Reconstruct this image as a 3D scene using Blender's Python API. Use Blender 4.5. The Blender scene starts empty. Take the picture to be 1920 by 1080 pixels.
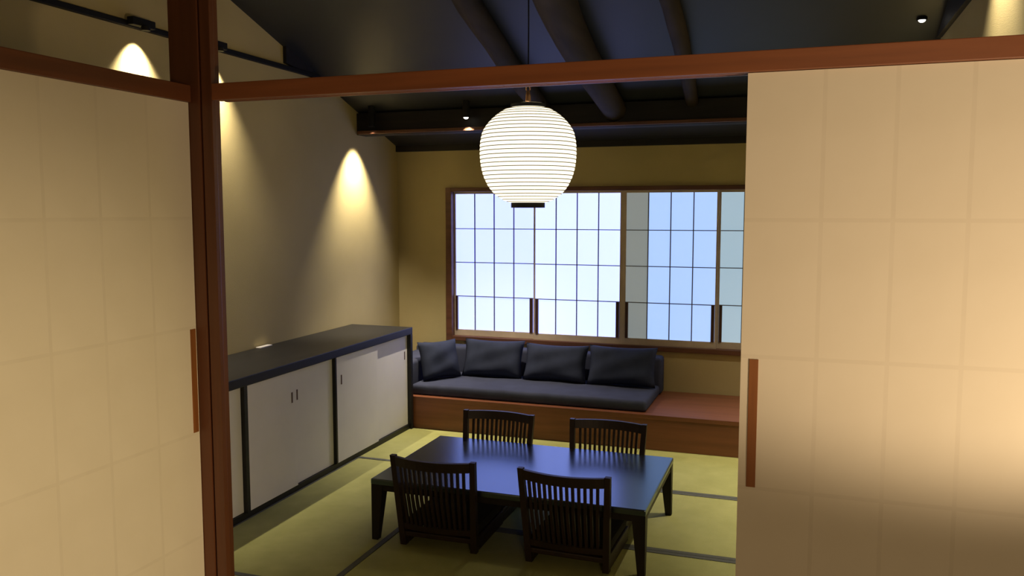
import bpy, bmesh, math, random
from mathutils import Vector, Matrix
random.seed(7)
C = bpy.context.scene.collection
sc = bpy.context.scene

# ------------------------------------------------------------------ camera
cam = bpy.data.cameras.new('camera'); cam.sensor_width = 36.0; cam.lens = 1562.36 / 1920 * 36
cam.clip_start = 0.02
co = bpy.data.objects.new('camera', cam); C.objects.link(co)
co.location = (0, 0, 1.6)
YAW, PIT = 0.333, -0.0915
co.rotation_euler = (math.pi / 2 + PIT, 0, YAW)
sc.camera = co

# ------------------------------------------------------------------ world, exposure
w = bpy.data.worlds.new('night'); sc.world = w; w.use_nodes = True
w.node_tree.nodes['Background'].inputs[0].default_value = (0.30, 0.38, 0.5, 1)
w.node_tree.nodes['Background'].inputs[1].default_value = 0.02
vs = sc.view_settings
vs.view_transform = 'Standard'; vs.look = 'None'; vs.gamma = 1; vs.exposure = 0.0; vs.use_curve_mapping = False

WARM = (1.0, 0.70, 0.40); SPOTC = (1.0, 0.86, 0.64)
def lamp(kind, name, loc, power, color, radius=0.03, size=None, blend=0.4, target=None, parent=None, area=None):
    l = bpy.data.lights.new(name, kind); l.energy = power; l.color = color
    if kind == 'AREA':
        l.shape = 'RECTANGLE'; l.size, l.size_y = area
    else:
        l.shadow_soft_size = radius
    if kind == 'SPOT':
        l.spot_size = math.radians(size); l.spot_blend = blend
    o = bpy.data.objects.new(name, l); C.objects.link(o)
    o.location = loc
    if target is not None:
        d = Vector(target) - Vector(loc)
        o.rotation_euler = d.to_track_quat('-Z', 'Y').to_euler()
    return o
# lights of the front room, behind and beside the camera: a lamp by the right door that throws its
# light upwards, and added fill lights with no fixtures
lamp('SPOT', 'uplight', (0.98, 1.78, 0.92), 3.6, (1.0, 0.76, 0.50), 0.06, 160, 0.3, (0.85, 1.90, 3.0))
lamp('SPOT', 'right_door_fill', (1.20, 1.00, 0.86), 88, (1.0, 0.75, 0.49), 0.08, 82, 0.45, (1.20 - 0.44, 1.00 + 0.6, 0.86 + 0.62))  # added light without a fixture, evens out the right door
lamp('SPOT', 'left_door_fill', (1.7, 0.3, 1.0), 275, (1.0, 0.78, 0.46), 0.12, 56, 0.9, (-1.8, 1.25, 0.36))  # added spot without a fixture, aimed to brighten the left door
lamp('AREA', 'front_fill', (0.9, -1.0, 1.3), 18, (1.0, 0.72, 0.42), target=(-0.3, 2.0, 1.2), area=(0.4, 0.4))  # added warm area fill behind the camera, no fixture

# ------------------------------------------------------------------ materials
def new_mat(name):
    m = bpy.data.materials.new(name); m.use_nodes = True
    nt = m.node_tree; return m, nt, nt.nodes['Principled BSDF']
def mat(name, c1, c2=None, rough=0.6, scale=(4, 4, 4), bump=0.0, detail=6.0, bscale=None, spec=0.5, metal=0.0, coat=0.0, nscale=1.0):
    m, nt, b = new_mat(name)
    b.inputs['Roughness'].default_value = rough
    b.inputs['Specular IOR Level'].default_value = spec
    b.inputs['Metallic'].default_value = metal
    b.inputs['Coat Weight'].default_value = coat
    if c2 is None: c2 = tuple(v * 0.85 for v in c1)
    tc = nt.nodes.new('ShaderNodeTexCoord'); mp = nt.nodes.new('ShaderNodeMapping')
    mp.inputs['Scale'].default_value = scale
    nt.links.new(tc.outputs['Object'], mp.inputs['Vector'])
    n = nt.nodes.new('ShaderNodeTexNoise'); n.inputs['Scale'].default_value = nscale; n.inputs['Detail'].default_value = detail
    nt.links.new(mp.outputs['Vector'], n.inputs['Vector'])
    r = nt.nodes.new('ShaderNodeValToRGB')
    r.color_ramp.elements[0].position = 0.3; r.color_ramp.elements[1].position = 0.7
    r.color_ramp.elements[0].color = (*c2, 1); r.color_ramp.elements[1].color = (*c1, 1)
    nt.links.new(n.outputs['Fac'], r.inputs['Fac']); nt.links.new(r.outputs['Color'], b.inputs['Base Color'])
    if bump:
        n2 = nt.nodes.new('ShaderNodeTexNoise'); n2.inputs['Scale'].default_value = bscale or 120; n2.inputs['Detail'].default_value = 3
        nt.links.new(tc.outputs['Object'] if bscale else mp.outputs['Vector'], n2.inputs['Vector'])
        bp = nt.nodes.new('ShaderNodeBump'); bp.inputs['Strength'].default_value = bump; bp.inputs['Distance'].default_value = 0.002
        nt.links.new(n2.outputs['Fac'], bp.inputs['Height']); nt.links.new(bp.outputs['Normal'], b.inputs['Normal'])
    return m
def emis(name, color, strength, base=(0.32, 0.33, 0.34)):
    m, nt, b = new_mat(name)
    b.inputs['Base Color'].default_value = (*base, 1); b.inputs['Roughness'].default_value = 0.9
    tc = nt.nodes.new('ShaderNodeTexCoord')
    n = nt.nodes.new('ShaderNodeTexNoise'); n.inputs['Scale'].default_value = 6; n.inputs['Detail'].default_value = 4
    nt.links.new(tc.outputs['Object'], n.inputs['Vector'])
    r = nt.nodes.new('ShaderNodeValToRGB')
    r.color_ramp.elements[0].color = (*[v * 0.95 for v in color], 1); r.color_ramp.elements[1].color = (*color, 1)
    nt.links.new(n.outputs['Fac'], r.inputs['Fac'])
    nt.links.new(r.outputs['Color'], b.inputs['Emission Color']); b.inputs['Emission Strength'].default_value = strength
    return m

M_wall = mat('earth_plaster', (0.50, 0.42, 0.215), (0.45, 0.375, 0.185), 0.95, (2, 2, 2), 0.5, bscale=260, spec=0.1)
M_ceil = mat('charcoal_board', (0.022, 0.026, 0.034), (0.018, 0.021, 0.028), 0.5, (1.5, 1.5, 1.5), spec=0.5)
M_log = mat('log_wood', (0.050, 0.038, 0.031), (0.028, 0.022, 0.018), 0.75, (14, 1.2, 14), 0.3, spec=0.2)
M_black = mat('blackened_wood', (0.020, 0.018, 0.017), (0.012, 0.011, 0.011), 0.6, (2, 20, 20), spec=0.3)
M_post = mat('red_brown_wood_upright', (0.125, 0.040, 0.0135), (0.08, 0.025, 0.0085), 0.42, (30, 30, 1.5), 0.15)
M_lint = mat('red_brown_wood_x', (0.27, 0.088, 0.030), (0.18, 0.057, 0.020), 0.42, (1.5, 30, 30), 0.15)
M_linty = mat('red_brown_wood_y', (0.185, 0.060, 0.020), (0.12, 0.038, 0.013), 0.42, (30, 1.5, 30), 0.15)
M_frame = mat('window_frame_wood', (0.15, 0.060, 0.030), (0.09, 0.035, 0.018), 0.5, (3, 30, 30))
M_sash = mat('pale_cedar', (0.62, 0.52, 0.42), (0.52, 0.43, 0.34), 0.6, (10, 10, 10))
M_bar = mat('lattice_cedar', (0.15, 0.13, 0.12), (0.10, 0.09, 0.085), 0.6, (10, 10, 10))
M_hand = mat('handle_wood', (0.30, 0.105, 0.022), (0.20, 0.065, 0.014), 0.45, (40, 40, 3))
M_handd = mat('sash_handle_wood', (0.085, 0.035, 0.022), (0.05, 0.02, 0.013), 0.5, (40, 40, 3))
M_paper = mat('washi_paper', (0.78, 0.70, 0.55), (0.745, 0.665, 0.515), 0.9, (6, 6, 6), 0.06, bscale=90, spec=0.12)
M_ribshade = mat('washi_rib_shade', (0.745, 0.665, 0.52), (0.71, 0.63, 0.485), 0.9, (9, 9, 9), spec=0.12)  # darker tone paints the inner lattice's shade showing through the paper
M_dark = mat('black_lacquer', (0.018, 0.015, 0.014), (0.012, 0.010, 0.010), 0.25, (3, 40, 40), spec=0.8, coat=0.0)
M_dark.node_tree.nodes['Principled BSDF'].inputs['Specular Tint'].default_value = (0.55, 0.76, 1.0, 1)
M_dark.node_tree.nodes['Principled BSDF'].inputs['IOR'].default_value = 2.1
M_leg = mat('black_stained_leg', (0.020, 0.014, 0.012), (0.012, 0.009, 0.008), 0.5, (30, 30, 4), spec=0.3)
M_chair = mat('dark_stained_wood', (0.030, 0.014, 0.009), (0.018, 0.009, 0.006), 0.5, (30, 30, 4), 0.1)
M_pad = mat('chair_pad_cloth', (0.010, 0.009, 0.008), None, 0.95, (8, 8, 8), 0.4, bscale=300)
M_sofa = mat('charcoal_cloth', (0.058, 0.066, 0.112), (0.047, 0.053, 0.090), 0.95, (10, 10, 10), 0.5, bscale=420, spec=0.15)
M_cush = mat('slate_cloth', (0.035, 0.043, 0.078), (0.027, 0.033, 0.060), 0.95, (10, 10, 10), 0.5, bscale=420, spec=0.15)
M_plat = mat('platform_wood', (0.25, 0.088, 0.042), (0.16, 0.053, 0.024), 0.38, (1.2, 22, 22), 0.12)
M_cabb = mat('cabinet_black', (0.015, 0.0145, 0.015), (0.010, 0.010, 0.010), 0.45, (30, 2, 30), spec=0.35)
M_cabd = mat('cabinet_paper', (0.70, 0.69, 0.72), (0.66, 0.65, 0.68), 0.75, (5, 5, 5), 0.2, bscale=200, spec=0.2)
M_gap = mat('shadow_gap_black', (0.012, 0.012, 0.012), None, 0.8)
M_heri = mat('mat_border', (0.125, 0.13, 0.115), (0.10, 0.105, 0.09), 0.9, (60, 60, 60))
M_sub = mat('floor_boards', (0.10, 0.065, 0.04), None, 0.6, (2, 20, 20))
M_metal = mat('black_metal', (0.008, 0.008, 0.008), None, 0.65, spec=0.25)
M_copper = mat('copper', (0.75, 0.47, 0.30), None, 0.35, metal=1.0)
M_white = mat('white_plastic', (0.75, 0.72, 0.70), None, 0.5)
M_lens = emis('lit_lens', (1.0, 0.93, 0.8), 6.0)
M_lant = emis('lantern_paper', (1.0, 0.90, 0.66), 1.55, (0.8, 0.75, 0.62))
M_rings = mat('bamboo_rib', (0.28, 0.21, 0.11), None, 0.7)
PANE = [emis('lit_pane_bright', (0.72, 0.88, 2.3), 1.0), emis('lit_pane_bright_second', (0.80, 0.96, 2.4), 1.0),
        emis('lit_pane_blue', (0.42, 0.63, 1.12), 1.0), emis('lit_pane_pale', (0.36, 0.51, 0.62), 0.92),
        emis('lit_pane_dim', (0.22, 0.25, 0.25), 0.9)]
# woven rush: fine ribs across the mat
def tatami_mat(name, axis):
    m, nt, b = new_mat(name)
    b.inputs['Roughness'].default_value = 0.8; b.inputs['Specular IOR Level'].default_value = 0.25
    tc = nt.nodes.new('ShaderNodeTexCoord')
    wv = nt.nodes.new('ShaderNodeTexWave'); wv.bands_direction = axis; wv.inputs['Scale'].default_value = 55; wv.inputs['Distortion'].default_value = 0.6
    nt.links.new(tc.outputs['Object'], wv.inputs['Vector'])
    n = nt.nodes.new('ShaderNodeTexNoise'); n.inputs['Scale'].default_value = 9; n.inputs['Detail'].default_value = 8
    nt.links.new(tc.outputs['Object'], n.inputs['Vector'])
    r = nt.nodes.new('ShaderNodeValToRGB'); r.color_ramp.elements[0].position = 0.3; r.color_ramp.elements[1].position = 0.72
    r.color_ramp.elements[0].color = (0.40, 0.40, 0.14, 1); r.color_ramp.elements[1].color = (0.47, 0.47, 0.175, 1)
    nt.links.new(n.outputs['Fac'], r.inputs['Fac'])
    nt.links.new(r.outputs['Color'], b.inputs['Base Color'])
    bp = nt.nodes.new('ShaderNodeBump'); bp.inputs['Strength'].default_value = 0.25; bp.inputs['Distance'].default_value = 0.002
    nt.links.new(wv.outputs['Fac'], bp.inputs['Height']); nt.links.new(bp.outputs['Normal'], b.inputs['Normal'])
    return m
M_tatx = tatami_mat('rush_weave_x', 'X'); M_taty = tatami_mat('rush_weave_y', 'Y')

# ------------------------------------------------------------------ mesh helpers
def link(name, me, m, parent=None, loc=(0, 0, 0), smooth=False):
    o = bpy.data.objects.new(name, me); C.objects.link(o)
    if m is not None and not me.materials: me.materials.append(m)
    if smooth:
        for p in me.polygons: p.use_smooth = True
    o.location = loc
    if parent is not None: o.parent = parent
    return o
def done(bm, name):
    bmesh.ops.recalc_face_normals(bm, faces=bm.faces[:])
    me = bpy.data.meshes.new(name); bm.to_mesh(me); bm.free(); return me
def add_box(bm, x0, x1, y0, y1, z0, z1, bev=0.0):
    b = bmesh.new()
    bmesh.ops.create_cube(b, size=1)
    for v in b.verts:
        v.co = Vector(((x0 + x1) / 2 + v.co.x * (x1 - x0), (y0 + y1) / 2 + v.co.y * (y1 - y0), (z0 + z1) / 2 + v.co.z * (z1 - z0)))
    if bev: bmesh.ops.bevel(b, geom=b.edges[:], offset=bev, segments=2, affect='EDGES', profile=0.6)
    t = bpy.data.meshes.new('t'); b.to_mesh(t); b.free(); bm.from_mesh(t); bpy.data.meshes.remove(t)
def add_hull(bm, lo, hi):
    """prism between two equal rings of points"""
    n = len(lo); a = [bm.verts.new(p) for p in lo]; b = [bm.verts.new(p) for p in hi]
    bm.faces.new(a); bm.faces.new(b[::-1])
    for i in range(n): bm.faces.new((a[i], b[i], b[(i + 1) % n], a[(i + 1) % n]))
def add_tube(bm, pts, rad, seg=12, cap=True):
    rings = []
    n = len(pts); P = [Vector(p) for p in pts]
    for i, p in enumerate(P):
        d = (P[min(i + 1, n - 1)] - P[max(i - 1, 0)]).normalized()
        u = d.cross(Vector((0, 0, 1)) if abs(d.z) < 0.9 else Vector((1, 0, 0))).normalized(); v = d.cross(u)
        r = rad[i] if isinstance(rad, (list, tuple)) else rad
        rings.append([bm.verts.new(p + (u * math.cos(2 * math.pi * k / seg) + v * math.sin(2 * math.pi * k / seg)) * r) for k in range(seg)])
    for a, b in zip(rings, rings[1:]):
        for k in range(seg): bm.faces.new((a[k], a[(k + 1) % seg], b[(k + 1) % seg], b[k]))
    if cap:
        bm.faces.new(rings[0]); bm.faces.new(rings[-1])
def add_lathe(bm, prof, seg=64, cx=0, cy=0, closed=False):
    rings = [[bm.verts.new((cx + r * math.cos(2 * math.pi * k / seg), cy + r * math.sin(2 * math.pi * k / seg), z)) for k in range(seg)] for r, z in prof]
    pr = list(zip(rings, rings[1:])) + ([(rings[-1], rings[0])] if closed else [])
    for a, b in pr:
        for k in range(seg): bm.faces.new((a[k], a[(k + 1) % seg], b[(k + 1) % seg], b[k]))
    return rings
def boxo(name, x0, x1, y0, y1, z0, z1, m, parent=None, bev=0.0):
    """box object with its origin at its own base centre"""
    bm = bmesh.new(); cx, cy = (x0 + x1) / 2, (y0 + y1) / 2
    add_box(bm, x0 - cx, x1 - cx, y0 - cy, y1 - cy, 0, z1 - z0, bev)
    pl = parent['_abs'] if parent is not None and '_abs' in parent else (0, 0, 0)
    o = link(name, done(bm, name), m, parent, (cx - pl[0], cy - pl[1], z0 - pl[2]))
    o['_abs'] = (cx, cy, z0)
    return o
def empty(name, loc, rz=0):
    o = bpy.data.objects.new(name, None); C.objects.link(o); o.location = loc; o.rotation_euler = (0, 0, rz)
    o.empty_display_size = 0.1; o['_abs'] = tuple(loc); return o
def tag(o, label, cat=None, group=None, kind=None):
    o['label'] = label
    if cat: o['category'] = cat
    if group: o['group'] = group
    if kind: o['kind'] = kind
    return o
def abs_loc(o): return tuple(o['_abs'])
def copy_tree(o, parent=None):
    c = o.copy(); C.objects.link(c)
    if parent is not None: c.parent = parent
    for ch in list(o.children): copy_tree(ch, c)
    return c

# ------------------------------------------------------------------ the room
XL, XR, YB, YK = -3.18, 0.68, 6.286, 2.15
ZB, SL = 2.13, 0.33
RID = 1.2; YN = -2.6; XF2 = 2.4
def zc(y): return ZB + SL * (YB - y) if y >= RID else ZB + SL * (YB - RID) - SL * (RID - y)

# floor with its mats
fl = boxo('floor', -3.4, 2.5, YN - 0.1, 6.5, -0.20, -0.055, M_sub)
tag(fl, 'board floor carrying pale green rush mats with dark cloth borders', 'floor', kind='structure')
mats = [(-2.71, -0.99, 4.69, 5.56, 'x'), (-0.99, XR, 4.69, 5.56, 'x'), (-2.71, -1.86, 2.985, 4.69, 'y'), (-1.86, -0.14, 3.83, 4.69, 'x'),
        (-1.86, -0.14, 2.985, 3.83, 'x'), (-0.14, XR, 2.985, 4.69, 'y'), (-2.71, -0.99, 2.12, 2.985, 'x'), (-0.99, XR, 2.12, 2.985, 'x')]
for (x0, x1, y0, y1, a) in mats:
    g = 0.0015
    m = boxo('tatami_mat', x0 + g, x1 - g, y0 + g, y1 - g, -0.055, 0, M_tatx if a == 'x' else M_taty, fl)
    bw = 0.030
    for s in (0, 1):
        if a == 'x':
            q = (x0 + g, x1 - g, y0 + g, y0 + bw) if s == 0 else (x0 + g, x1 - g, y1 - bw, y1 - g)
        else:
            q = (x0 + g, x0 + bw, y0 + g, y1 - g) if s == 0 else (x1 - bw, x1 - g, y0 + g, y1 - g)
        b = boxo('cloth_border', *q, -0.002, 0.0022, M_heri, m)
boxo('front_floor_board', -3.18, 2.4, YN, 2.118, -0.055, 0, M_sub, fl)

# walls
def gable(name, x0, x1, ya, yb, m, label):
    ys = [ya] + ([RID] if ya < RID < yb else []) + [yb]
    ring = [(ya, -0.05)] + [(yb, -0.05)] + [(y, zc(y) + 0.02) for y in reversed(ys)]
    bm = bmesh.new()
    add_hull(bm, [(x0, y, z) for y, z in ring], [(x1, y, z) for y, z in ring])
    o = link(name, done(bm, name), m); return tag(o, label, 'wall', kind='structure')
gable('wall_left', XL - 0.12, XL, YN, 6.42, M_wall, 'long beige earth plaster wall washed by spotlights, left of the sideboard')
gable('wall_right', XR, XR + 0.12, YK + 0.0, 6.42, M_wall, 'beige plaster wall with a narrow light streak above the right door')
gable('wall_front_right', XF2, XF2 + 0.12, YN, YK + 0.12, M_wall, 'side wall of the front room, out of view on the right')
bm = bmesh.new()
WX0, WX1, WZ0, WZ1 = -2.735, 0.165, 0.546, 1.79
add_box(bm, XL, WX0, YB, YB + 0.13, -0.05, zc(YB) + 0.02)
add_box(bm, WX1, XR, YB, YB + 0.13, -0.05, zc(YB) + 0.02)
add_box(bm, WX0, WX1, YB, YB + 0.13, -0.05, WZ0)
add_box(bm, WX0, WX1, YB, YB + 0.13, WZ1, zc(YB) + 0.02)
tag(link('wall_back', done(bm, 'wall_back'), M_wall), 'ochre plaster wall around the wide paper window', 'wall', kind='structure')
bm = bmesh.new(); add_box(bm, XL - 0.12, XF2 + 0.12, YN - 0.12, YN, -0.05, zc(YN) + 0.02)
tag(link('wall_front', done(bm, 'wall_front'), M_wall), 'plaster wall of the front room behind the viewer', 'wall', kind='structure')
bm = bmesh.new(); add_box(bm, XR + 0.12, XF2, YK + 0.005, YK + 0.12, -0.05, zc(YK) + 0.03)
tag(link('wall_divider', done(bm, 'wall_divider'), M_wall), 'plaster wall right of the sliding door, out of view', 'wall', kind='structure')

# ceiling: two slopes, logs and a cross beam
bm = bmesh.new()
xa, xb = XL - 0.12, XF2 + 0.12
ys = [6.42, RID, YN - 0.12]
add_hull(bm, [(xa, ys[0], zc(ys[0])), (xa, RID, zc(RID)), (xa, RID, zc(RID) + 0.1), (xa, ys[0], zc(ys[0]) + 0.1)],
         [(xb, ys[0], zc(ys[0])), (xb, RID, zc(RID)), (xb, RID, zc(RID) + 0.1), (xb, ys[0], zc(ys[0]) + 0.1)])
add_hull(bm, [(xa, RID, zc(RID)), (xa, ys[2], zc(ys[2])), (xa, ys[2], zc(ys[2]) + 0.1), (xa, RID, zc(RID) + 0.1)],
         [(xb, RID, zc(RID)), (xb, ys[2], zc(ys[2])), (xb, ys[2], zc(ys[2]) + 0.1), (xb, RID, zc(RID) + 0.1)])
ce = link('ceiling', done(bm, 'ceiling'), M_ceil)
tag(ce, 'sloping charcoal ceiling with round log rafters and a black cross beam', 'ceiling', kind='structure')
def log(x, r0, r1, y0, y1, wob):
    bm = bmesh.new(); pts = []; rr = []
    rnd = random.Random(int(abs(x) * 1000))
    N = 16
    for i in range(N + 1):
        t = i / N; y = y0 + (y1 - y0) * t
        r = (r0 + (r1 - r0) * t) * (1 + 0.05 * math.sin(5.3 * t + wob * 9)) + rnd.uniform(-0.002, 0.002)
        pts.append((x + wob * 0.05 * math.sin(2.2 * t * math.pi) + rnd.uniform(-.004, .004), y, zc(y) - r * 0.75)); rr.append(r)
    add_tube(bm, pts, rr, 16)
    return link('log_rafter', done(bm, 'log_rafter'), M_log, ce, smooth=True)
log(-1.73, 0.088, 0.058, 2.6, 5.66, 0.35)
log(-1.23, 0.130, 0.085, 2.6, 5.66, 0.6)
log(-0.69, 0.065, 0.040, 2.6, 5.66, -0.3)
bm = bmesh.new(); add_box(bm, XL, XR, 5.62, 5.76, 2.172, zc(5.76) + 0.03, 0.004)
link('cross_beam', done(bm, 'cross_beam'), M_black, ce)
bm = bmesh.new(); add_box(bm, XL + 0.02, XR, 5.592, 5.62, 2.176, 2.200, 0.004)
link('beam_batten', done(bm, 'beam_batten'), M_frame, ce)
bm = bmesh.new()
ring = [(4.69, 2.552), (5.40, 2.46), (5.40, zc(5.4)), (4.69, zc(4.69))]
add_hull(bm, [(XL, y, z) for y, z in ring], [(XL + 0.025, y, z) for y, z in ring])
link('wall_plate', done(bm, 'wall_plate'), M_black, ce)
bm = bmesh.new()
ring = [(2.24, 2.525), (5.045, 2.525), (4.49, 2.72), (2.24, 2.72)]
add_hull(bm, [(XR - 0.025, y, z) for y, z in ring], [(XR, y, z) for y, z in ring])
link('wall_plate', done(bm, 'wall_plate'), M_black, ce)
bm = bmesh.new(); add_box(bm, XL, XR, 6.255, YB, 2.09, 2.145, 0.003)
link('cornice_board', done(bm, 'cornice_board'), M_black, ce)

# post, lintel, side beam
bm = bmesh.new()
add_box(bm, -1.872, -1.762, YK, YK + 0.085, 0, zc(YK + 0.085), 0.003)
add_box(bm, -1.764, -1.750, YK + 0.012, YK + 0.080, 0, zc(YK + 0.085), 0)
add_box(bm, -1.754, -1.717, YK, YK + 0.020, 0, zc(YK + 0.085), 0.002)
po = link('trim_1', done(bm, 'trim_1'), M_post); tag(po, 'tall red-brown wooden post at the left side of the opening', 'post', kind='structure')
LZ0, LZ1 = 1.940, 1.990
bm = bmesh.new()
add_box(bm, -1.717, XR, YK, YK + 0.020, LZ0, LZ1, 0.002)
add_box(bm, -1.717, XR, YK + 0.020, YK + 0.034, LZ0 + 0.012, LZ1, 0)
add_box(bm, -1.717, XR, YK + 0.034, YK + 0.044, LZ0 + 0.001, LZ1, 0.001)
add_box(bm, -1.717, XR, YK + 0.044, YK + 0.062, LZ0 + 0.012, LZ1, 0)
add_box(bm, -1.717, XR, YK + 0.062, YK + 0.075, LZ0 + 0.002, LZ1, 0.001)
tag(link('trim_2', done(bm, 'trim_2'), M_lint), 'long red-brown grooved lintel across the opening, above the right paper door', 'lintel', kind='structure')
bm = bmesh.new(); add_box(bm, -1.86, -1.793, YN, YK, 1.936, 1.988, 0.003)
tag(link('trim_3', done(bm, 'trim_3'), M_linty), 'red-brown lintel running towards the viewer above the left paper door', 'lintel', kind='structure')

# ------------------------------------------------------------------ sliding paper doors
ZROW = [0.02, 0.212, 0.554, 0.896, 1.236, 1.579, 1.938]
RW = 0.005
def paper_door(name, axis, cols, plane, sign, label, hcoord, hz):
    """axis 'x': the door lies in a plane of constant y, and faces -y; axis 'y': constant x, faces +x"""
    a0, a1 = cols[0], cols[-1]
    if axis == 'x': root = boxo(name, a0, a1, plane + 0.004, plane + 0.030, 0.0, 1.9385, M_paper)
    else: root = boxo(name, plane - 0.030, plane - 0.004, a0, a1, 0.0, 1.9355, M_paper)
    tag(root, label, 'sliding door', kind='structure')
    zr = [z if i < 6 else (1.9385 if axis == 'x' else 1.9355) for i, z in enumerate(ZROW)]
    cell = {}
    def piece(nm, u0, u1, z0, z1, t, m):
        if axis == 'x': return boxo(nm, u0, u1, plane - t, plane + 0.004, z0, z1, m, root)
        return boxo(nm, plane - 0.004, plane + t, u0, u1, z0, z1, m, root)
    for i in range(len(cols) - 1):
        for j in range(len(zr) - 1):
            u0 = cols[i] + (RW if i else 0); u1 = cols[i + 1] - (RW if i < len(cols) - 2 else 0)
            z0 = zr[j] + (RW if j else 0); z1 = zr[j + 1] - (RW if j < len(zr) - 2 else 0)
            piece('paper_panel', u0, u1, z0, z1, 0.0, M_paper)
    for u in cols[1:-1]: piece('rib_shade', u - RW, u + RW, zr[0], zr[-1], 0.0, M_ribshade)  # flush paper strips, lattice shade put into their colour
    for z in zr[1:-1]:
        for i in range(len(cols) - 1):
            piece('rib_shade', cols[i] + (RW if i else 0), cols[i + 1] - (RW if i < len(cols) - 2 else 0), z - RW, z + RW, 0.0, M_ribshade)
    h = piece('door_pull', hcoord[0], hcoord[1], hz[0], hz[1], 0.003, M_hand)
    h['label'] = 'slim orange-brown wooden pull'
    return root
d1 = paper_door('door_1', 'y', [1.06, 1.24, 1.423, 1.606, 1.786, 1.969, 2.148], -1.803, 1,
                'large cream paper sliding door at left with a slim wooden pull beside the post', (2.120, 2.142), (0.90, 1.231))
d2 = paper_door('door_2', 'x', [-0.134, 0.0455, 0.205, 0.364, 0.523, 0.679], YK + 0.012, 1,
                'large cream paper sliding door at right, brightly lit at its right edge', (-0.113, -0.091), (0.899, 1.229))

# ------------------------------------------------------------------ window
wf = empty('window_1', ((WX0 + WX1) / 2, YB, WZ0))
bm = bmesh.new()
wa = abs_loc(wf)
def rel(bm_, x0, x1, y0, y1, z0, z1, bev=0):
    add_box(bm_, x0 - wa[0], x1 - wa[0], y0 - wa[1], y1 - wa[1], z0 - wa[2], z1 - wa[2], bev)
rel(bm, WX0 - 0.005, WX0 + 0.045, YB - 0.022, YB + 0.10, WZ0 - 0.002, WZ1 + 0.002, 0.003)
rel(bm, WX1 - 0.045, WX1 + 0.005, YB - 0.022, YB + 0.10, WZ0 - 0.002, WZ1 + 0.002, 0.003)
rel(bm, WX0 + 0.045, WX1 - 0.045, YB - 0.022, YB + 0.10, WZ1 - 0.030, WZ1 + 0.002, 0.003)
rel(bm, WX0 + 0.045, WX1 - 0.045, YB - 0.022, YB + 0.10, WZ0 - 0.002, WZ0 + 0.034, 0.003)
link('window_frame', done(bm, 'window_frame'), M_frame, wf)
tag(wf, 'wide four-panel white paper window with dark brown frame, glowing bluish', 'window', kind='structure')
SZ0, SZ1 = WZ0 + 0.034, WZ1 - 0.030
GZ = [0.630, 0.9065, 1.185, 1.460, 1.742]
SX = [(-2.690, -2.678, -2.006, -1.996), (-1.996, -1.985, -1.304, -1.282), (-1.282, -1.258, -0.586, -0.572), (-0.572, -0.558, 0.100, 0.120)]
HX = [((-2.677, -2.661), (-2.037, -2.012)), ((-1.980, -1.958), (-1.330, -1.306)), ((-1.256, -1.236), (-0.612, -0.588)), ((-0.556, -0.535), (0.075, 0.098))]
for i, (xo0, xi0, xi1, xo1) in enumerate(SX):
    ys = YB + 0.012 + (0.026 if i in (0, 3) else 0)
    bm = bmesh.new()
    cx = (xo0 + xo1) / 2
    def sb(x0, x1, z0, z1, d0=0.0, d1=0.022): add_box(bm, x0 - cx, x1 - cx, d0, d1, z0 - SZ0, z1 - SZ0, 0.001)
    sb(xo0, xi0, SZ0, SZ1); sb(xi1, xo1, SZ0, SZ1); sb(xi0, xi1, SZ0, GZ[0]); sb(xi0, xi1, GZ[4], SZ1)
    s = link('sash', done(bm, 'sash'), M_sash, wf, (cx - wa[0], ys - wa[1], SZ0 - wa[2]))
    s['_abs'] = (cx, ys, SZ0)
    xs = [xi0 + (xi1 - xi0) * k / 4 for k in range(5)]
    for k in range(4):
        for j in range(4):
            boxo('pane', xs[k], xs[k + 1], ys + 0.012, ys + 0.014, GZ[j], GZ[j + 1], PANE[4] if (i == 2 and k == 0) else PANE[i], s)
    for k in (1, 2, 3): boxo('lattice_bar', xs[k] - 0.0035, xs[k] + 0.0035, ys + 0.002, ys + 0.012, GZ[0], GZ[4], M_bar, s)
    for j in (1, 2, 3): boxo('lattice_bar', xi0, xi1, ys + 0.003, ys + 0.012, GZ[j] - 0.003, GZ[j] + 0.003, M_bar, s)
    for (h0, h1) in HX[i]: boxo('sash_pull', h0, h1, ys - 0.006, ys + 0.012, GZ[0], GZ[1], M_handd, s)

# ------------------------------------------------------------------ platform and sofa
pf = empty('wooden_platform', (-1.25, 5.9, 0))
pa = abs_loc(pf)
boxo('platform_top', XL + 0.005, XR - 0.005, 5.495, 6.283, 0.210, 0.240, M_plat, pf, 0.003)
boxo('front_board', XL + 0.005, XR - 0.005, 5.500, 5.530, 0.000, 0.210, M_plat, pf, 0.002)
boxo('platform_base', XL + 0.01, XR - 0.01, 5.56, 6.28, -0.05, 0.205, M_sub, pf)
tag(pf, 'low red-brown wooden platform under the sofa, running below the window', 'platform')

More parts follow.
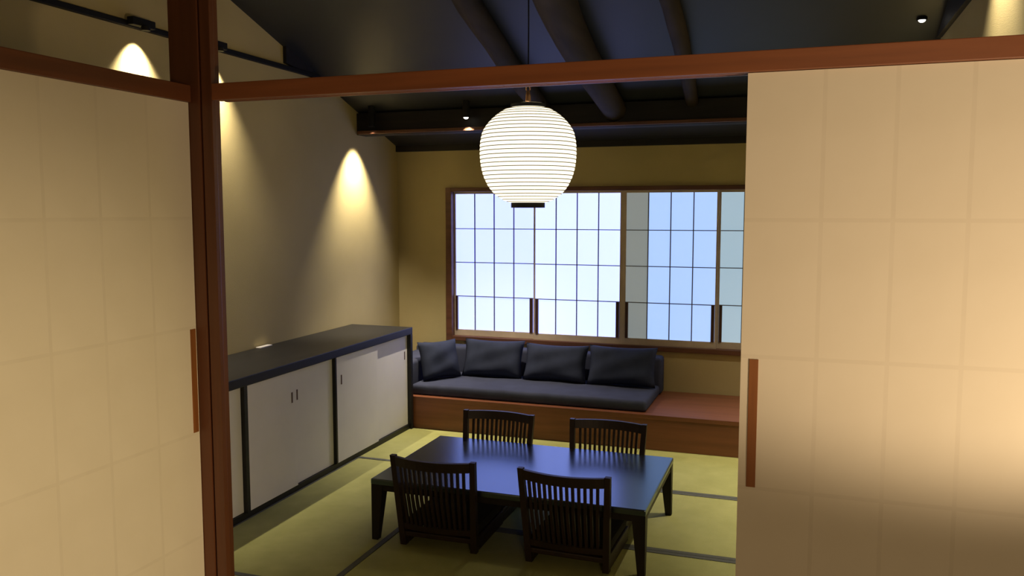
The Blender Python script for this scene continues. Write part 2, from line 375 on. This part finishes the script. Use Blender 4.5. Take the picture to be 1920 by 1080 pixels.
def rounded(name, x0, x1, y0, y1, z0, z1, r, m, parent, crown=0.0):
    """upholstered block: rounded edges and a softly crowned top"""
    bm = bmesh.new(); cx, cy = (x0 + x1) / 2, (y0 + y1) / 2
    bmesh.ops.create_cube(bm, size=1)
    for v in bm.verts: v.co = Vector((v.co.x * (x1 - x0), v.co.y * (y1 - y0), (v.co.z + 0.5) * (z1 - z0)))
    bmesh.ops.bevel(bm, geom=bm.edges[:], offset=r, segments=4, affect='EDGES', profile=0.5)
    for cut, ax in ((10, 0), (4, 1)):
        L = (x1 - x0) if ax == 0 else (y1 - y0)
        for k in range(1, cut):
            p = [0, 0, 0]; p[ax] = -L / 2 + L * k / cut; nn = [0, 0, 0]; nn[ax] = 1
            bmesh.ops.bisect_plane(bm, geom=bm.verts[:] + bm.edges[:] + bm.faces[:], plane_co=p, plane_no=nn)
    for v in bm.verts:
        a = max(0, 1 - (2 * v.co.x / (x1 - x0)) ** 2); b = max(0, 1 - (2 * v.co.y / (y1 - y0)) ** 2)
        v.co.z += crown * (a * b) ** 0.5 * (v.co.z / (z1 - z0))
        v.co.z += 0.0025 * math.sin(17 * v.co.x + 5) * math.sin(13 * v.co.y) * (v.co.z / (z1 - z0))
    pl = abs_loc(parent)
    o = link(name, done(bm, name), m, parent, (cx - pl[0], cy - pl[1], z0 - pl[2]), smooth=True)
    return o
so = empty('sofa', (-1.93, 5.9, 0.24))
rounded('seat_cushion', -2.72, -0.955, 5.545, 6.12, 0.241, 0.316, 0.022, M_sofa, so, 0.012)
rounded('backrest', -2.95, -0.945, 6.115, 6.262, 0.241, 0.520, 0.025, M_sofa, so, 0.004)
rounded('armrest', -2.95, -2.722, 5.545, 6.113, 0.241, 0.480, 0.025, M_sofa, so, 0.004)
tag(so, 'low charcoal fabric sofa with one armrest, on the wooden platform', 'sofa')

def pillow_mesh(name, wd, ht, th, seed):
    rnd = random.Random(seed); N = 18
    bm = bmesh.new(); g = {}
    ph = [rnd.uniform(0, 6.28) for _ in range(6)]
    for side in (1, -1):
        for i in range(N + 1):
            for j in range(N + 1):
                u = -1 + 2 * i / N; v = -1 + 2 * j / N
                edge = i in (0, N) or j in (0, N)
                if edge and (i, j, 0) in g: g[(i, j, side)] = g[(i, j, 0)]; continue
                # corners stay pointed, edges pull in
                px = u * (wd / 2) * (1 - 0.07 * (1 - v * v)) if True else u
                pz = v * (ht / 2) * (1 - 0.09 * (1 - u * u))
                f = max(0.0, (1 - u ** 4)) ** 0.55 * max(0.0, (1 - v ** 4)) ** 0.55
                y = side * th / 2 * f
                wr = 0.006 * math.sin(4.2 * u + ph[0] + 2.3 * v) + 0.005 * math.sin(6.1 * v - 3.3 * u + ph[1])
                y += side * wr * f
                vt = bm.verts.new((px, y, pz + ht / 2))
                g[(i, j, side)] = vt
                if edge: g[(i, j, 0)] = vt
        for i in range(N):
            for j in range(N):
                q = [g[(i, j, side)], g[(i + 1, j, side)], g[(i + 1, j + 1, side)], g[(i, j + 1, side)]]
                bm.faces.new(q if side < 0 else q[::-1])
    return done(bm, name)
def cushion(x, y, z, rz, tilt, wd, ht, th, seed, label):
    o = link('cushion', pillow_mesh('cushion', wd, ht, th, seed), M_cush, smooth=True)
    o.location = (x, y, z); o.rotation_euler = (math.radians(tilt), 0, math.radians(rz))
    o['group'] = 'loose cushions on the sofa'
    return tag(o, label, 'cushion')
cushion(-2.56, 5.775, 0.325, 54, -18, 0.34, 0.30, 0.13, 1, 'dark grey cushion turned sideways against the sofa armrest')
cushion(-2.225, 5.94, 0.325, 2, -20, 0.49, 0.30, 0.13, 2, 'dark grey cushion next to the sideways one, under the first window panel')
cushion(-1.725, 5.94, 0.325, -1, -21, 0.50, 0.29, 0.13, 3, 'dark grey cushion under the middle of the two brightest window panels')
cushion(-1.215, 5.94, 0.325, 1, -20, 0.51, 0.30, 0.13, 4, 'dark grey cushion at the open right end of the sofa')

# ------------------------------------------------------------------ sideboard
sb_ = empty('sideboard', (-2.93, 4.05, 0))
CY0, CY1 = 2.56, 5.492
boxo('cabinet_body', XL + 0.003, -2.725, CY0 + 0.02, CY1 - 0.02, 0.035, 0.705, M_gap, sb_)
boxo('plinth', XL + 0.003, -2.690, CY0 + 0.02, CY1 - 0.02, -0.05, 0.035, M_cabb, sb_)
boxo('countertop', XL + 0.003, -2.672, CY0, CY1, 0.705, 0.756, M_cabb, sb_, 0.004)
boxo('end_panel', XL + 0.003, -2.672, CY1 - 0.032, CY1, -0.002, 0.705, M_cabb, sb_, 0.003)
boxo('end_panel', XL + 0.003, -2.672, CY0, CY0 + 0.032, -0.002, 0.705, M_cabb, sb_, 0.003)
boxo('divider', -2.725, -2.680, 4.425, 4.440, 0.035, 0.705, M_cabb, sb_)
boxo('divider', -2.725, -2.680, 3.535, 3.562, 0.035, 0.705, M_cabb, sb_)
leaves = [(2.60, 3.075, 0, 3.035), (3.055, 3.533, 1, 3.09), (3.566, 4.005, 0, 3.964), (3.99, 4.423, 1, 4.04), (4.443, 4.975, 0, 4.50), (4.955, 5.458, 1, 5.415)]
for (y0, y1, back, hy) in leaves:
    xf = -2.684 - 0.0175 * back
    lf = boxo('sliding_leaf', xf - 0.016, xf, y0, y1, 0.037, 0.704, M_cabd, sb_, 0.001)
    boxo('finger_pull', xf - 0.004, xf + 0.0015, hy - 0.006, hy + 0.006, 0.525, 0.585, M_handd, lf)
tag(sb_, 'long low sideboard with black top and white sliding doors, along the left wall', 'sideboard')
cd = boxo('paper_slip', -3.172, -3.135, 4.31, 4.43, 0.756, 0.763, M_white, None, 0.002)
tag(cd, 'small white paper slip lying on the black sideboard top by the wall', 'paper')

# ------------------------------------------------------------------ low table
TX0, TX1, TY0, TY1, TZ = -1.945, -0.600, 3.515, 4.348, 0.305
tb = empty('low_table', ((TX0 + TX1) / 2, (TY0 + TY1) / 2, 0))
boxo('tabletop', TX0, TX1, TY0, TY1, 0.277, TZ, M_dark, tb, 0.006)
ta = abs_loc(tb)
for nm, q in (('apron', (TX0 + 0.02, TX1 - 0.02, TY0 + 0.006, TY0 + 0.026)), ('apron', (TX0 + 0.02, TX1 - 0.02, TY1 - 0.026, TY1 - 0.006)),
              ('apron', (TX0 + 0.006, TX0 + 0.026, TY0 + 0.02, TY1 - 0.02)), ('apron', (TX1 - 0.026, TX1 - 0.006, TY0 + 0.02, TY1 - 0.02))):
    boxo(nm, *q, 0.248, 0.277, M_leg, tb)
for sx in (0, 1):
    for sy in (0, 1):
        bm = bmesh.new()
        X = TX0 + 0.002 if sx == 0 else TX1 - 0.002; Y = TY0 + 0.002 if sy == 0 else TY1 - 0.002
        dx = 1 if sx == 0 else -1; dy = 1 if sy == 0 else -1
        def ring(wd, z): return [(X - ta[0], Y - ta[1], z), (X + dx * wd - ta[0], Y - ta[1], z), (X + dx * wd - ta[0], Y + dy * wd - ta[1], z), (X - ta[0], Y + dy * wd - ta[1], z)]
        add_hull(bm, ring(0.032, 0.0), ring(0.062, 0.278))
        link('leg', done(bm, 'leg'), M_leg, tb)
tag(tb, 'low black wooden table with tapered legs, standing on rush mats under the lantern', 'table')

# ------------------------------------------------------------------ floor chairs
def make_chair():
    r = empty('floor_chair', (0, 0, 0))
    H = 0.452; LEAN = -0.070; BOW = -0.048
    def back(xn, z):                                # xn -1..1, point on the bowed, raked back
        wtop, wbot = 0.2, 0.18
        wd = wbot + (wtop - wbot) * z / H
        return Vector((xn * wd, LEAN * z / H + BOW * (1 - xn * xn) * min(1, (z + 0.05) / 0.3), z))
    def curved_rail(name, z0, z1, t, n=12, x0=-1, x1=1):
        bm = bmesh.new(); rings = []
        for i in range(n + 1):
            xn = x0 + (x1 - x0) * i / n
            a = back(xn, z0); b = back(xn, z1)
            rings.append([bm.verts.new(p) for p in (a + Vector((0, -t / 2, 0)), a + Vector((0, t / 2, 0)), b + Vector((0, t / 2, 0)), b + Vector((0, -t / 2, 0)))])
        for p, q in zip(rings, rings[1:]):
            for k in range(4): bm.faces.new((p[k], p[(k + 1) % 4], q[(k + 1) % 4], q[k]))
        bm.faces.new(rings[0]); bm.faces.new(rings[-1])
        return link(name, done(bm, name), M_chair, r)
    curved_rail('top_rail', H - 0.046, H, 0.020, x0=-0.93, x1=0.93)
    curved_rail('lower_rail', 0.085, 0.115, 0.018, x0=-0.93, x1=0.93)
    for s in (-1, 1):                               # stiles, slightly splayed and raked
        bm = bmesh.new()
        lo = back(s, 0.0); hi = back(s, H + 0.004)
        def rg(p, a, b): return [p + Vector((-a, -b, 0)), p + Vector((a, -b, 0)), p + Vector((a, b, 0)), p + Vector((-a, b, 0))]
        add_hull(bm, rg(lo, 0.015, 0.016), rg(hi, 0.013, 0.013))
        link('stile', done(bm, 'stile'), M_chair, r)
    for i in range(13):
        xn = -0.93 + 1.86 * (i + 1) / 14
        bm = bmesh.new(); rings = []
        for k in range(5):
            p = back(xn, 0.10 + (H - 0.145 + 0.01) * k / 4)
            rings.append([p + Vector((-0.0062, -0.006, 0)), p + Vector((0.0062, -0.006, 0)), p + Vector((0.0062, 0.006, 0)), p + Vector((-0.0062, 0.006, 0))])
        vs_ = [[bm.verts.new(p) for p in q] for q in rings]
        for p, q in zip(vs_, vs_[1:]):
            for k in range(4): bm.faces.new((p[k], p[(k + 1) % 4], q[(k + 1) % 4], q[k]))
        bm.faces.new(vs_[0]); bm.faces.new(vs_[-1])
        link('slat', done(bm, 'slat'), M_chair, r)
    bm = bmesh.new(); add_box(bm, -0.192, 0.192, -0.02, 0.40, 0.045, 0.070, 0.006); link('seat', done(bm, 'seat'), M_chair, r)
    for s in (-1, 1):                               # runners on the floor
        bm = bmesh.new(); add_box(bm, s * 0.178 - 0.012, s * 0.178 + 0.012, 0.017, 0.39, 0.0, 0.045, 0.003); link('runner', done(bm, 'runner'), M_chair, r)
    bm = bmesh.new(); add_box(bm, -0.185, 0.185, 0.005, 0.385, 0.070, 0.118, 0.016); link('seat_pad', done(bm, 'seat_pad'), M_pad, r, smooth=False)
    return r
ch = make_chair()
GRP = 'slatted floor chairs round the low table'
spots = [(-1.585, 3.520, 1.0, 'slatted dark floor chair facing away, near the front left table leg'),
         (-0.952, 3.520, -1.5, 'slatted dark floor chair facing away, near the front right table leg'),
         (-1.598, 4.318, 180, 'slatted dark floor chair behind the table, the one nearer the sideboard'),
         (-0.963, 4.318, 180, 'slatted dark floor chair behind the table, the one below the sofa right end')]
for i, (x, y, a, lab) in enumerate(spots):
    o = ch if i == 0 else copy_tree(ch)
    o.location = (x, y, 0.003); o.rotation_euler = (0, 0, math.radians(a))
    tag(o, lab, 'chair', GRP)

# ------------------------------------------------------------------ lantern
LX, LY = -1.276, 3.93
K = 0.00258; KZ = 0.00259
ln = empty('paper_lantern', (LX, LY, 1.632))
prof_px = [(199, 31), (202, 42), (211, 57), (223, 71), (234, 80), (245, 86.5), (265, 90.7), (285, 91.5), (300, 90.5), (314, 88.3), (328, 84.5), (347, 75.5), (362, 63), (373, 46), (378, 31)]
zl = lambda v: 1.878 + (290 - v) * KZ - 1.64
def r_at(v):
    for (v0, r0), (v1, r1) in zip(prof_px, prof_px[1:]):
        if v0 <= v <= v1: return r0 + (r1 - r0) * (v - v0) / (v1 - v0)
    return prof_px[-1][1]
NR = 27
arc = [(203 + 172 * i / 400) for i in range(401)]; cum = [0.0]
for a, b in zip(arc, arc[1:]): cum.append(cum[-1] + math.hypot(b - a, 0.75 * (r_at(b) - r_at(a))))
vr = []
for i in range(NR):
    t = cum[-1] * i / (NR - 1); k = max(q for q in range(401) if cum[q] <= t + 1e-9); vr.append(arc[k])
sm = lambda v: (r_at(v - 3) + r_at(v) + r_at(v + 3)) / 3 if 205 < v < 373 else r_at(v)
bm = bmesh.new(); prof = [(31 * K, zl(199))]
for i, v in enumerate(vr):
    prof.append((sm(v) * K, zl(v)))
    if i < NR - 1:
        vm = (v + vr[i + 1]) / 2; prof.append((sm(vm) * K + 0.0022, zl(vm)))
prof.append((30 * K, zl(378)))
add_lathe(bm, prof, 64)
shade = link('paper_shade', done(bm, 'paper_shade'), M_lant, ln, smooth=True)
for v in vr:
    bm = bmesh.new(); R = sm(v) * K + 0.0006; t = 0.0017
    add_lathe(bm, [(R - t, zl(v) - t), (R + t, zl(v) - t), (R + t, zl(v) + t), (R - t, zl(v) + t)], 48, closed=True)
    link('bamboo_rib', done(bm, 'bamboo_rib'), M_rings, shade)
def ringo(name, r0, r1, z0, z1, m):
    bm = bmesh.new(); add_lathe(bm, [(r0, z0), (r1, z0), (r1, z1), (r0, z1)], 48, closed=True)
    return link(name, done(bm, name), m, ln)
ringo('bottom_ring', 0.066, 0.0835, zl(387), zl(376.5), M_metal)
ringo('top_ring', 0.066, 0.086, zl(201), zl(201) + 0.020, M_metal)
bm = bmesh.new()
zt = zl(201) + 0.02
for s in (-1, 1): add_tube(bm, [(s * 0.086, 0, zt - 0.02), (s * 0.087, 0, zt + 0.012)], 0.003, 6)
add_tube(bm, [(-0.086, 0, zt + 0.006), (0, 0, zt + 0.016), (0.086, 0, zt + 0.006)], 0.003, 6)
link('hanger_wire', done(bm, 'hanger_wire'), M_metal, ln)
bm = bmesh.new()
add_lathe(bm, [(0.001, zt + 0.014), (0.014, zt + 0.014), (0.012, zt + 0.045), (0.008, zt + 0.065), (0.001, zt + 0.067)], 16)
for k in range(3):
    add_tube(bm, [(0.010 * math.cos(a) + (0.005 if k % 2 else 0), 0.003 * (k % 2), zt + 0.076 + 0.018 * k + 0.013 * math.sin(a)) for a in [2 * math.pi * q / 12 for q in range(13)]], 0.0034, 6)
link('hanging_hook', done(bm, 'hanging_hook'), M_copper, ln)
bm = bmesh.new(); add_tube(bm, [(0, 0, zt + 0.075), (0.002, 0, zt + 0.4), (0, 0, zc(LY) - 1.632)], 0.0035, 8)
link('cord', done(bm, 'cord'), M_metal, ln)
tag(ln, 'round glowing white paper lantern with thin ribs and black rings, hanging over the table', 'lantern')
lb = lamp('POINT', 'lantern_bulb', (0, 0, 0.15), 5, (1.0, 0.85, 0.6), 0.05); lb.parent = ln

# ------------------------------------------------------------------ lighting track and spotlights
tr = boxo('lighting_track', XL, XL + 0.030, 1.6, 5.16, 2.508, 2.536, M_metal, None, 0.003)
tag(tr, 'thin black lighting track running high along the left plaster wall', 'track')
def track_spot(y, power, label, tilt=14.0):
    r = empty('track_spotlight', (XL + 0.06, y, 2.5))
    bm = bmesh.new(); add_box(bm, -0.028, 0.012, -0.075, 0.075, 0.012, 0.052, 0.004); link('adapter', done(bm, 'adapter'), M_metal, r)
    bm = bmesh.new(); add_tube(bm, [(0.016, 0, 0.014), (0.016, 0, -0.006)], 0.022, 16); link('lamp_head', done(bm, 'lamp_head'), M_metal, r)
    l = lamp('SPOT', 'bulb', (0.016, 0, -0.010), power, SPOTC, 0.015, 84, 1.0); l.parent = r; l.rotation_euler = (0, math.radians(tilt), 0)
    return tag(r, label, 'spotlight', 'spotlights along the left wall')
track_spot(3.41, 80, 'small black spotlight on the track above the left beam, its pool brightest')
track_spot(3.97, 125, 'small black spotlight on the track hidden behind the wooden post')
def ceiling_spot(x, y, zb, power, label, group, size=84, aim=(0, 0), rec=0.001, dome=0.012):
    r = empty('ceiling_spotlight', (x, y, zb))
    bm = bmesh.new()
    add_lathe(bm, [(0.022, 0.0), (0.026, 0.0), (0.026, zc(y) - zb + 0.006), (0.001, zc(y) - zb + 0.006)], 20)
    link('housing', done(bm, 'housing'), M_metal, r, smooth=False)
    bm = bmesh.new(); add_lathe(bm, [(0.0005, rec - dome), (0.009, rec - dome * 0.85), (0.0155, rec - dome * 0.45), (0.018, rec)], 20); link('lens', done(bm, 'lens'), M_lens, r, smooth=True)
    l = lamp('SPOT', 'bulb', (0, 0, -0.016), power, SPOTC, 0.015, size, 1.0); l.parent = r
    l.rotation_euler = (math.radians(aim[0]), math.radians(aim[1]), 0)
    return tag(r, label, 'spotlight', group)
G2 = 'spotlights under the sloping ceiling'
ceiling_spot(-3.02, 5.56, 2.225, 140, 'small dark spotlight at the beam end over the sideboard corner', G2, rec=0.05, dome=0.003, aim=(0, 10), size=76)
ceiling_spot(-2.262, 5.545, 2.262, 170, 'tiny lit spotlight on the black beam, left of the lantern', G2)
ceiling_spot(-0.03, 5.545, 2.262, 65, 'added tiny spotlight on the black beam, unseen behind the right paper door', G2)  # added out of sight to brighten the platform and mats at right
ceiling_spot(0.560, 4.871, 2.585, 210, 'bright spotlight in the sloping ceiling above the right door', G2)
ceiling_spot(0.560, 3.55, 2.80, 75, 'spotlight near the right wall, out of view above the lintel, with the wide light streak', G2, aim=(0, -14))

for o in bpy.data.objects:
    if '_abs' in o: del o['_abs']
